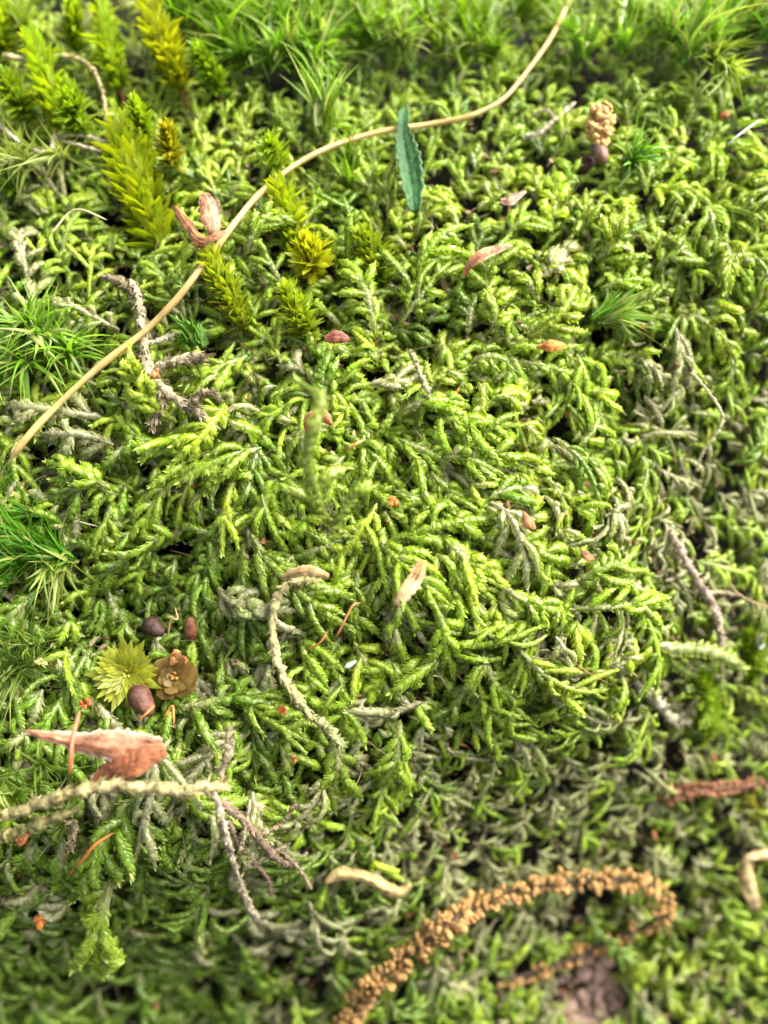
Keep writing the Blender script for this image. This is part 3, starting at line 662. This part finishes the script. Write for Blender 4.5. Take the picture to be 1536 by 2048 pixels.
tubes_thing('frayed_dead_stem', [([(425, 1570, 9), (445, 1640, 10), (465, 1720, 9.5), (490, 1790, 9), (510, 1835, 8.5)], .6, (.36, .30, .2)),
    ([(440, 1600, 9), (500, 1655, 8.5), (545, 1710, 7.5), (590, 1730, 6)], .7, BR), ([(520, 1670, 8), (560, 1650, 7.5), (590, 1610, 7)], .4, TN2), ([(455, 1640, 9), (480, 1690, 8.5), (530, 1750, 7.5), (545, 1790, 7)], .45, BR), ([(480, 1740, 8), (530, 1715, 8), (575, 1690, 7)], .45, TN), ([(500, 1600, 8), (490, 1660, 9), (480, 1700, 9)], .35, TN),
    ([(560, 1700, 7), (600, 1740, 6.5), (620, 1775, 6)], .35, TN2), ([(440, 1560, 9), (455, 1500, 8), (460, 1460, 7)], .5, TN2)],
    'frayed pinkish tan dead stem hanging low in the left half', 'dead moss', M_TAN)
tubes_thing('blurred_tan_stem', [([(-20, 1640, 9), (60, 1615, 10), (150, 1585, 11), (230, 1572, 11), (310, 1575, 10.5), (380, 1580, 10), (450, 1570, 9)], 1.0, (.34, .29, .13)),
    ([(-10, 1680, 8), (60, 1655, 9), (150, 1620, 10)], .8, (.34, .31, .12)), ([(150, 1640, 8), (140, 1700, 7)], .5, TN2)], 'thick out of focus tan stem crossing the lower left under the pinkish leaf', 'dead moss', M_TAN)
tubes_thing('brown_runner', [([(1340, 1060, 3), (1365, 1110, 3.5), (1400, 1170, 4), (1425, 1210, 4.5), (1440, 1260, 5), (1442, 1300, 5)], .7, (.33, .26, .19)), ([(1410, 1185, 4), (1440, 1185, 4), (1475, 1190, 3)], .4, TN)],
    'pinkish brown runner hanging over the dull moss right of the mound', 'moss runner', M_TAN)
tubes_thing('thin_runner', [([(1382, 745, 5), (1410, 775, 6), (1438, 815, 6.5), (1445, 840, 6.5), (1430, 870, 6), (1405, 905, 5), (1395, 940, 4)], .26, (.50, .44, .26))], 'thin curling pale runner arched over the moss near the right edge', 'moss runner', M_TAN)
tubes_thing('drooping_twig', [([(1150, 205, 4), (1110, 240, 5), (1080, 265, 5), (1050, 275, 4)], .4, WH), ([(1110, 240, 5), (1090, 220, 5), (1060, 235, 4)], .3, TN)], 'whitish dead twig left of the lumpy tan gall', 'dead moss', M_TAN)
tubes_thing('grey_debris_branch', [([(1270, 1360, 1), (1310, 1400, 2), (1350, 1440, 2.5), (1380, 1420, 2.5)], .9, (.36, .33, .22)), ([(1380, 1420, 2.5), (1400, 1370, 2.5), (1375, 1330, 2)], .6, (.36, .33, .22))], 'grey tan dead branch forked beside the blurred bright lime plume', 'dead moss', M_TAN)
tubes_thing('long_dead_runner', [([(640, 1160, 6), (590, 1165, 6.5), (560, 1185, 7), (545, 1230, 7), (548, 1290, 7), (560, 1340, 7), (590, 1390, 7), (620, 1430, 7)], .72, (.33, .29, .13)),
    ([(620, 1430, 7), (655, 1455, 7.5), (680, 1490, 8)], .7, (.28, .30, .12))], 'long tan dead runner winding down through the lower middle', 'moss runner', M_TAN)
tubes_thing('brown_curl', [([(820, 700, 6), (832, 725, 6.5), (845, 760, 6), (860, 790, 5)], .42, (.40, .38, .2))], 'pale bent dead stem standing above the middle of the mound', 'dead moss', M_TAN)
# out of focus shoot reaching towards the lens
th_p = path([(700, 1075, 5), (655, 1040, 9), (630, 980, 14), (615, 915, 18), (628, 850, 20), (640, 800, 19), (605, 768, 17)], 26)
th = thing('bent_moss_shoot', th_p[0], 'upright bent shoot rising blurred towards the lens, left of centre', 'moss shoot')
V, F, C = ropes(th_p[None], nrm(VIEWN + UPV * .4)[None], np.array([.75]), np.array([1.4]), np.array([[.20, .27, .025]]), np.array([.1]), np.array([.1]))
mesh('stem', V[0], F, C[0], M_MOSS, th, origin=th_p[0])
for pts in ([(640, 1030, 9), (615, 1000, 11), (590, 985, 12)], [(665, 1050, 9), (690, 1020, 11), (715, 985, 12), (732, 978, 11)], [(630, 1000, 12), (650, 960, 13), (680, 940, 12)]):
    P = path(pts, 12); V, F, C = ropes(P[None], np.asarray(VIEWN)[None], np.array([.72]), np.array([1.3]), np.array([[.22, .30, .03]]), np.array([0.]), np.array([0.]))
    mesh('branch', V[0], F, C[0], M_MOSS, th, origin=th_p[0])
# lone spray at the right
P = path([(1310, 1290, 4), (1350, 1298, 5.5), (1400, 1300, 6.5), (1440, 1310, 7), (1475, 1328, 7)], 18)
th = thing('moss_spray', P[0], 'lone pale green spray sticking out past the right side of the mound', 'moss shoot')
V, F, C = ropes(P[None], np.asarray(VIEWN)[None], np.array([.95]), np.array([1.9]), np.array([[.24, .30, .08]]), np.array([.1]), np.array([.3])); mesh('stem', V[0], F, C[0], M_MOSS, th, origin=P[0])
for pts in ([(1330, 1295, 5), (1350, 1330, 4), (1385, 1350, 3)], [(1360, 1300, 5), (1400, 1330, 5), (1430, 1335, 4)]):
    P2 = path(pts, 10); V, F, C = ropes(P2[None], np.asarray(VIEWN)[None], np.array([.6]), np.array([1.2]), np.array([[.22, .30, .05]]), np.array([0.]), np.array([0.])); mesh('branch', V[0], F, C[0], M_MOSS, th, origin=P[0])

# ------------------------------------------------------------------ scales, leaves and crumbs lying in the moss
def scale_at(name, pts, wpx, label, col, cole=None, cat_='bud scale', mat=None, cup=.25, fold=0, thick=.09, prof=None, ragged=.03, n=22, side=None, parent=None, origin=None, wave=.02):
    P = path(pts, n); T = tangents(P)
    sd = nrm(np.cross(T, -VIEWN)) if side is None else np.asarray(side, float)
    t = np.linspace(0, 1, n); pr = np.sin(math.pi * np.clip(t, .015, .985)) ** .6 if prof is None else np.interp(t, np.linspace(0, 1, len(prof)), prof)
    g = sheet(P, -sd, wpx / 15.4 / 2 * pr, cup, thick, col, cole, ragged=ragged, fold=fold, wave=wave)
    if parent is not None: return mesh(name, *g, mat or M_BROWN, parent, origin=origin)
    return solo(name, g, mat or M_BROWN, label, cat_)
RB = (.42, .13, .035); PK = (.52, .27, .16); OR = (.62, .22, .04); TNF = (.38, .25, .10)
p0 = at(420, 475, 7)[0]
th = thing('forked_scale', p0, 'pinkish brown forked scale folded in a V beside the straw', 'bud scale')
scale_at('lobe', [(452, 462, 9), (430, 470, 9.5), (400, 478, 9.5), (372, 445, 9), (348, 412, 8)], 26, None, (.30, .13, .05), (.45, .27, .14), parent=th, origin=p0, prof=(.3, .7, .8, .9, .5), cup=.6, ragged=.12, wave=.06)
scale_at('lobe', [(430, 470, 8.5), (424, 440, 10), (415, 410, 11), (409, 386, 11.5)], 42, None, (.50, .25, .14), (.4, .19, .08), parent=th, origin=p0, prof=(.5, .85, 1, .95, .45), ragged=.10, wave=.06)
scale_at('lobe', [(385, 460, 9), (400, 482, 9), (410, 495, 8)], 26, None, RB, None, parent=th, origin=p0)
scale_at('curved_sliver', [(930, 553, 5), (938, 530, 6.5), (962, 510, 7.5), (995, 497, 7.5), (1025, 490, 7)], 26, 'rusty curved sliver with pale edge above the middle of the mound', (.50, .21, .09), (.62, .40, .24), cat_='leaf fragment', prof=(.35, .6, 1, .7, .15))
scale_at('leaf_sliver', [(1000, 400, 6), (1020, 398, 7), (1052, 382, 7)], 28, 'small pinkish sliver right of the serrated green leaf', (.40, .22, .15), (.5, .35, .25), cat_='leaf fragment', prof=(.4, 1, .2))
scale_at('orange_bud_scale', [(1072, 694, 6), (1090, 690, 7), (1112, 687, 7.5), (1131, 690, 7)], 27, 'small glossy orange bud scale on the right of the mound', OR, (.6, .3, .1), prof=(.15, .6, 1, .9, .5), cup=.8)
scale_at('dark_red_scale', [(648, 680, 5), (672, 672, 5.5), (700, 678, 5)], 26, 'dark red scale above the centre below the yellow plumes', (.22, .06, .03), (.3, .12, .06))
scale_at('curled_brown_scale', [(612, 872, 6), (620, 838, 8), (645, 830, 8), (665, 850, 7)], 34, 'curled rusty scale behind the upright bent shoot', (.40, .13, .05), (.6, .4, .25), cup=1.0)
scale_at('small_brown_scale', [(1046, 1022, 7), (1056, 1040, 7.5), (1070, 1060, 7)], 28, 'small brown scale caught right of centre', (.40, .19, .07), (.5, .3, .15), prof=(.1, .7, 1, .4), cup=.7)
scale_at('faint_brown_scale', [(1162, 1100, 6), (1175, 1112, 6.5), (1190, 1118, 6)], 18, 'tiny reddish scale at the right shoulder of the mound', (.34, .14, .06))
scale_at('tan_chip', [(845, 1120, 6.5), (835, 1150, 8), (815, 1180, 9), (795, 1212, 9)], 30, 'tan upright chip, orange at its top and pale at its foot, below centre', np.linspace([.45, .16, .04], [.64, .46, .25], 22), (.6, .4, .2), cat_='bark chip', mat=M_TAN, prof=(.5, .9, 1, .9, .6), ragged=.08)
scale_at('felted_crescent', [(560, 1155, 9), (590, 1144, 10), (620, 1140, 10.5), (658, 1154, 9.5)], 22, 'tan felted crescent lying over a long dead runner', TNF, (.55, .42, .2), cat_='moss fragment', mat=M_TAN, prof=(.4, .9, 1, .5), ragged=.12, cup=.8)
scale_at('curved_tan_fibre', [(650, 1768, 7), (680, 1750, 8), (730, 1757, 8.5), (775, 1780, 8.5), (805, 1785, 8), (822, 1768, 7.5)], 30, 'curved tan fibre with frayed ends at the lower middle', (.36, .27, .11), (.3, .22, .08), cat_='moss fragment', mat=M_TAN, prof=(.5, 1, .9, 1, .9, .4), ragged=.12, cup=.9)
# green serrated leaf
n = 46; P = path([(812, 212, 8), (806, 250, 8.5), (812, 300, 8), (822, 350, 6.5), (830, 425, 4)], n); t = np.linspace(0, 1, n)
hw = .78 * np.interp(t, [0, .12, .3, .45, .6, .85, 1], [.5, 14, 15, 24, 30, 27, 12]) / 14.0 * (1 + .12 * (np.arange(n) % 4 - 1.5) / 1.5)
g = sheet(P, RGT, hw, .15, .14, (.035, .115, .03), (.10, .2, .07), cols=13, fold=.35, wave=.06)
th = thing('serrated_leaf', P[-1], 'blue green serrated leaf tip standing upright across the straw', 'leaf'); mesh('leaf_blade', *g, M_PETAL, th, origin=P[-1])
mesh('midrib', *tube(P + VIEWN * .06, taper(n, .10, .1, .1), (.09, .2, .06), sides=6), M_STRAW, th, origin=P[-1])
# pinkish pointed leaves, lower left
scale_at('pointed_leaf', [(45, 1462, 11), (110, 1476, 11), (180, 1488, 11), (255, 1492, 10.5), (325, 1488, 10)], 62, 'pinkish pointed leaf with a white edge, upper of two at lower left', (.27, .115, .055), (.48, .38, .26), cat_='dead leaf', prof=(.05, .3, .5, .72, .95, .8, .3), cup=.3, fold=.25, n=40, ragged=.09, wave=.09, thick=.09)
scale_at('rusty_leaf', [(170, 1580, 9), (215, 1548, 10), (270, 1522, 10.5), (332, 1502, 10)], 56, 'rusty brown leaf lying under the pinkish pointed leaf', (.27, .09, .035), (.33, .17, .09), cat_='dead leaf', prof=(.1, .5, .85, 1, .8, .3), cup=.4, n=34, ragged=.1, wave=.09, thick=.09)
# folded straw leaf at the right edge
p0 = at(1505, 1760, 5)[0]; th = thing('folded_straw_leaf', p0, 'folded straw coloured leaf at the right edge above the bottom corner', 'dead leaf')
scale_at('leaf_blade', [(1560, 1712, 7), (1520, 1712, 8), (1495, 1722, 8.5), (1500, 1760, 8), (1515, 1822, 6)], 40, None, (.46, .36, .17), (.36, .2, .05), parent=th, origin=p0, prof=(.7, .6, .5, .9, .8), cup=.5)
scale_at('leaf_blade', [(1490, 1720, 8), (1484, 1750, 7.5), (1498, 1790, 7), (1510, 1820, 6)], 24, None, (.50, .40, .18), (.45, .2, .05), parent=th, origin=p0)
# buds
def bud(px, py, a, b, ang, h, label, c, ct, name='leaf_bud'):
    p = at(px, py, h - 1.3)[0]; dv = nrm(RGT * math.cos(ang) + UPV * math.sin(ang) - FWD * .3)
    th = thing(name, p, label, 'bud')
    mesh('bud', *blob(p, (a / 15.4, a / 15.4, b / 15.4), 18, 12, .02, c, dv, egg=-.15, colt=ct), M_BROWN, th, origin=p)
    mesh('bud_scale', *blob(p + dv * -.25 * b / 15.4, (a * 1.08 / 15.4, a * 1.0 / 15.4, b * .72 / 15.4), 18, 10, .03, np.array(c) * .7, dv, crease=.05), M_BROWN, th, origin=p)
bud(284, 1402, 22, 36, -.9, 4, 'plump reddish brown bud just below the yellow rosette', (.15, .06, .035), (.10, .04, .025))
bud(308, 1255, 18, 27, -.5, 1.5, 'dark purple brown bud in the hollow above the brown rosette', (.07, .035, .025), (.05, .025, .018))
bud(382, 1258, 15, 27, 1.6, 1.5, 'rusty bud in the hollow above the brown rosette, right of the purple one', (.16, .06, .03), (.2, .08, .03))
bud(1200, 305, 17, 30, -1.2, 4, 'dull pink brown bud under the lumpy tan gall', (.28, .16, .12), (.16, .08, .06))
bud(610, 40, 24, 28, -.4, 4, 'dark brown bud on the top edge between two bright grassy tufts', (.20, .11, .05), (.08, .04, .02))
bud(1167, 330, 20, 26, .3, 1, 'dark red bud in the hole left of the pink brown bud', (.07, .02, .02), (.1, .04, .03))
# lumpy gall
p0 = at(1200, 250, 6)[0]; gb = []
for _ in range(95):
    a = rng.uniform(0, 6.283); z = rng.uniform(-1, 1); r = math.sqrt(1 - z * z)
    off = RGT * math.cos(a) * r * 1.55 + FWD * math.sin(a) * r * 1.3 + UPV * z * 3.0
    if z > .35: off = off + RGT * .35 * (1 if math.cos(a) > 0 else -1)
    gb.append(blob(p0 + off + rng.normal(0, .1, 3), np.array([.36, .36, .46]) * rng.uniform(.8, 1.35), 9, 7, .08, np.array([.55, .34, .13]) * rng.uniform(.75, 1.25)))
gb.append(blob(p0, (1.4, 1.2, 2.8), 14, 10, .05, (.3, .16, .06), UPV))
solo('lumpy_gall', cat(*gb), M_BEAD, 'lumpy tan gall like a small cluster of crumbs at upper right', 'gall')
# orange crumbs above the brown rosette and flecks
for x, y, r, h, lab, c in [(352, 1318, 13, 5, 'larger orange crumb on the top rim of the brown rosette', (.45, .20, .06)), (374, 1316, 9, 5, 'smaller orange crumb on the right rim of the brown rosette', (.45, .18, .06)),
    (590, 1522, 9, 6, 'orange fleck hanging in the lower middle of the moss', (.6, .22, .08)), (563, 1420, 9, 6, 'bright orange fleck right of a long tan dead runner', (.65, .17, .03)), (170, 1411, 11, 5, 'orange fleck left of the plump reddish bud', (.6, .14, .03)),
    (82, 1840, 17, 9, 'large blurred orange fleck low at the left', (.6, .20, .04)), (312, 2010, 10, 5, 'dull orange fleck near the bottom edge', (.45, .18, .08)), (790, 1000, 11, 6.5, 'bright orange fleck right at the centre', (.65, .18, .03)),
    (1012, 1010, 8, 6.5, 'brown fleck right of the centre near the small brown scale', (.3, .14, .06)), (1287, 654, 8, 4, 'tiny orange fleck near the right shoulder of the mound', (.5, .15, .04)), (1353, 724, 7, 4, 'tiny red fleck above the thin curling runner', (.4, .1, .04)),
    (42, 1668, 16, 9, 'blurred rusty fleck beside the left end of the tan stem', (.45, .15, .05)), (1449, 228, 11, 5, 'red orange fleck at upper right below the corner tuft', (.6, .16, .04)), (470, 1325, 7, 5, 'brown fleck on a moss branch left of a long dead runner', (.25, .12, .07)),
    (908, 1712, 8, 3, 'small red brown fleck above the beaded stalk', (.4, .14, .06)), (440, 603, 12, 3, 'dark wet red fleck beside the leaning lime plume', (.15, .02, .01)), (312, 748, 9, 7, 'orange brown fleck stuck on the matted dead branch', (.5, .22, .06)),
    (1520, 1287, 12, 4, 'round white speck at the right edge beside a lime plume', (.8, .8, .75)), (80, 1320, 8, 6, 'cream yellow speck in the tangled olive tuft', (.65, .55, .2))]:
    p = at(x, y, h - SINK)[0]; s = r / 15.4 * .85
    c = np.array(c) * .8
    solo('moss_crumb', cat(*[blob(p + rng.normal(0, s * .45, 3), np.array([s * .75, s * .35, s * 1.1]) * rng.uniform(.5, 1.0), 9, 7, .20, c * rng.uniform(.6, 1.2), UPV * rng.normal() + RGT * rng.normal() + FWD * .3) for _ in range(4)]), M_BROWN, lab, 'crumb')
P = path([(690, 1335, 8), (712, 1322, 8.5)], 6)
solo('white_chip', sheet(P, UPV, np.array([.12, .22, .26, .25, .18, .08]), .2, .15, (.72, .74, .7)), M_STRAW, 'small white chip on a moss branch in the lower middle', 'chip')
# threads
for pts, r, lab, c in [([(672, 1275, 6), (690, 1240, 7), (705, 1212, 7), (722, 1205, 6)], .11, 'thin red brown thread in the middle below the tan felted crescent', (.4, .15, .06)),
    ([(278, 1440, 8), (295, 1425, 9), (310, 1410, 8)], .10, 'short orange thread on the plump reddish bud', (.55, .2, .05)), ([(328, 1435, 7), (345, 1412, 8), (348, 1450, 7)], .10, 'bent orange thread right of the plump reddish bud', (.55, .2, .05)),
    ([(696, 900, 7), (712, 888, 8), (727, 880, 7.5)], .16, 'short orange thread above the centre', (.6, .25, .07)), ([(335, 1275, 5), (342, 1240, 6), (355, 1238, 6), (350, 1215, 5)], .10, 'wavy brown thread in the hollow above the brown rosette', (.35, .2, .1)),
    ([(138, 1750, 9), (165, 1720, 10), (190, 1690, 10), (228, 1665, 9)], .17, 'blurred orange thread low on the left', (.5, .2, .04)), ([(140, 1550, 10), (145, 1480, 11), (160, 1420, 10)], .22, 'reddish upright thread crossing the pinkish pointed leaf', (.3, .1, .04)),
    ([(1455, 1160, 5), (1480, 1190, 6), (1536, 1215, 6), (1600, 1230, 5)], .10, 'thin brown thread at the right edge beside a brown runner', (.35, .22, .12)), ([(1240, 60, 8), (1247, 20, 9), (1258, -20, 9)], .10, 'fine white hair at the top right', (.7, .7, .6)),
    ([(1455, 290, 8), (1480, 268, 9), (1520, 240, 9)], .10, 'fine white hair under the corner tuft', (.7, .7, .6)), ([(380, 1930, 5), (410, 1900, 6), (425, 1885, 6)], .13, 'dull brown thread near the bottom left', (.35, .22, .12)),
    ([(100, 470, 6), (150, 420, 7), (215, 440, 7)], .12, 'pale thread left of the large yellow green plume', (.45, .42, .2)), ([(615, 1300, 5), (640, 1285, 6), (655, 1262, 6)], .1, 'faint rust thread right of a long dead runner', (.4, .16, .06))]:
    P = path(pts, 24); solo('dry_thread', tube(P, taper(24, r * 1.3, .1, .2), np.array(c), sides=6), M_STRAW, lab, 'thread')

pb = [blob(at(1185 + rng.normal(0, 38), 2000 + rng.normal(0, 36), -5.2 + rng.uniform(-.8, .5))[0], np.array([1.5, .8, 1.2]) * rng.uniform(.35, 1.1), 10, 8, .12, np.array([.30, .20, .15]) * rng.uniform(.6, 1.3)) for _ in range(110)]
solo('bark_patch', cat(*pb), M_TAN, 'bare pinkish brown patch of crumbled bark showing under the beaded stalk', 'bark')
# ------------------------------------------------------------------ the beaded flower stalk
def beaded(pts, r, label, beadc, stemc, n, size, name='beaded_flower_stalk', sparse=None, seed=3):
    P = path(pts, 120); T = tangents(P); p0 = P[0]
    th = thing(name, p0, label, 'flower stalk')
    mesh('stem', *tube(P, taper(120, r, .01, .05, .8, .3), np.array(stemc), sides=9, rough=.2, lump=.06), M_TAN, th, origin=p0)
    for k in range(n):
        u = (k + .5) / n
        if (sparse and u > sparse and k % 2 and rng.random() < .7) or rng.random() < .1: continue
        i = min(118, int(u * 119)); sgn = 1 if k % 2 else -1
        S_ = nrm(np.cross(T[i], VIEWN)); R_ = nrm(S_ * sgn * rng.uniform(.5, 1.0) + VIEWN * rng.uniform(-.3, .7)); sz = size * (1.45 - .75 * u) * rng.uniform(.8, 1.2)
        parts = []
        for b in range(int(rng.integers(4, 11))):
            off = R_ * (r + sz * .7) + T[i] * rng.normal(0, sz * .75) + S_ * rng.normal(0, sz * .35) + VIEWN * rng.normal(0, sz * .45)
            parts.append(blob(P[i] + off, np.array([.42, .42, .68]) * sz * rng.uniform(.5, 1.25), 9, 7, .14, np.array(beadc) * rng.uniform(.65, 1.3), nrm(R_ + T[i] * .6 + rng.normal(0, .3, 3)), crease=.12))
        mesh('bead_cluster', *cat(*parts), M_BEAD, th, origin=p0)
beaded([(640, 2130, 7), (690, 2060, 7), (730, 1985, 7.5), (790, 1930, 8), (850, 1885, 8.5), (910, 1835, 9), (990, 1795, 9), (1080, 1772, 9), (1180, 1760, 9), (1260, 1762, 8.5), (1318, 1785, 8), (1325, 1825, 7), (1285, 1855, 5.2), (1210, 1885, 4), (1140, 1920, 3.2), (1050, 1950, 2.4), (990, 1965, 1.5)],
       .30, 'dry flower stalk set with tan bead clusters, bending back at lower right', (.33, .19, .065), (.06, .04, .03), 150, .88, sparse=.66)
beaded([(1330, 1600, 3), (1380, 1580, 4), (1440, 1577, 4.5), (1500, 1570, 4.5), (1600, 1550, 4)], .4, 'rusty beaded twig blurred at the right edge', (.26, .12, .06), (.15, .07, .04), 40, .5, name='beaded_twig')
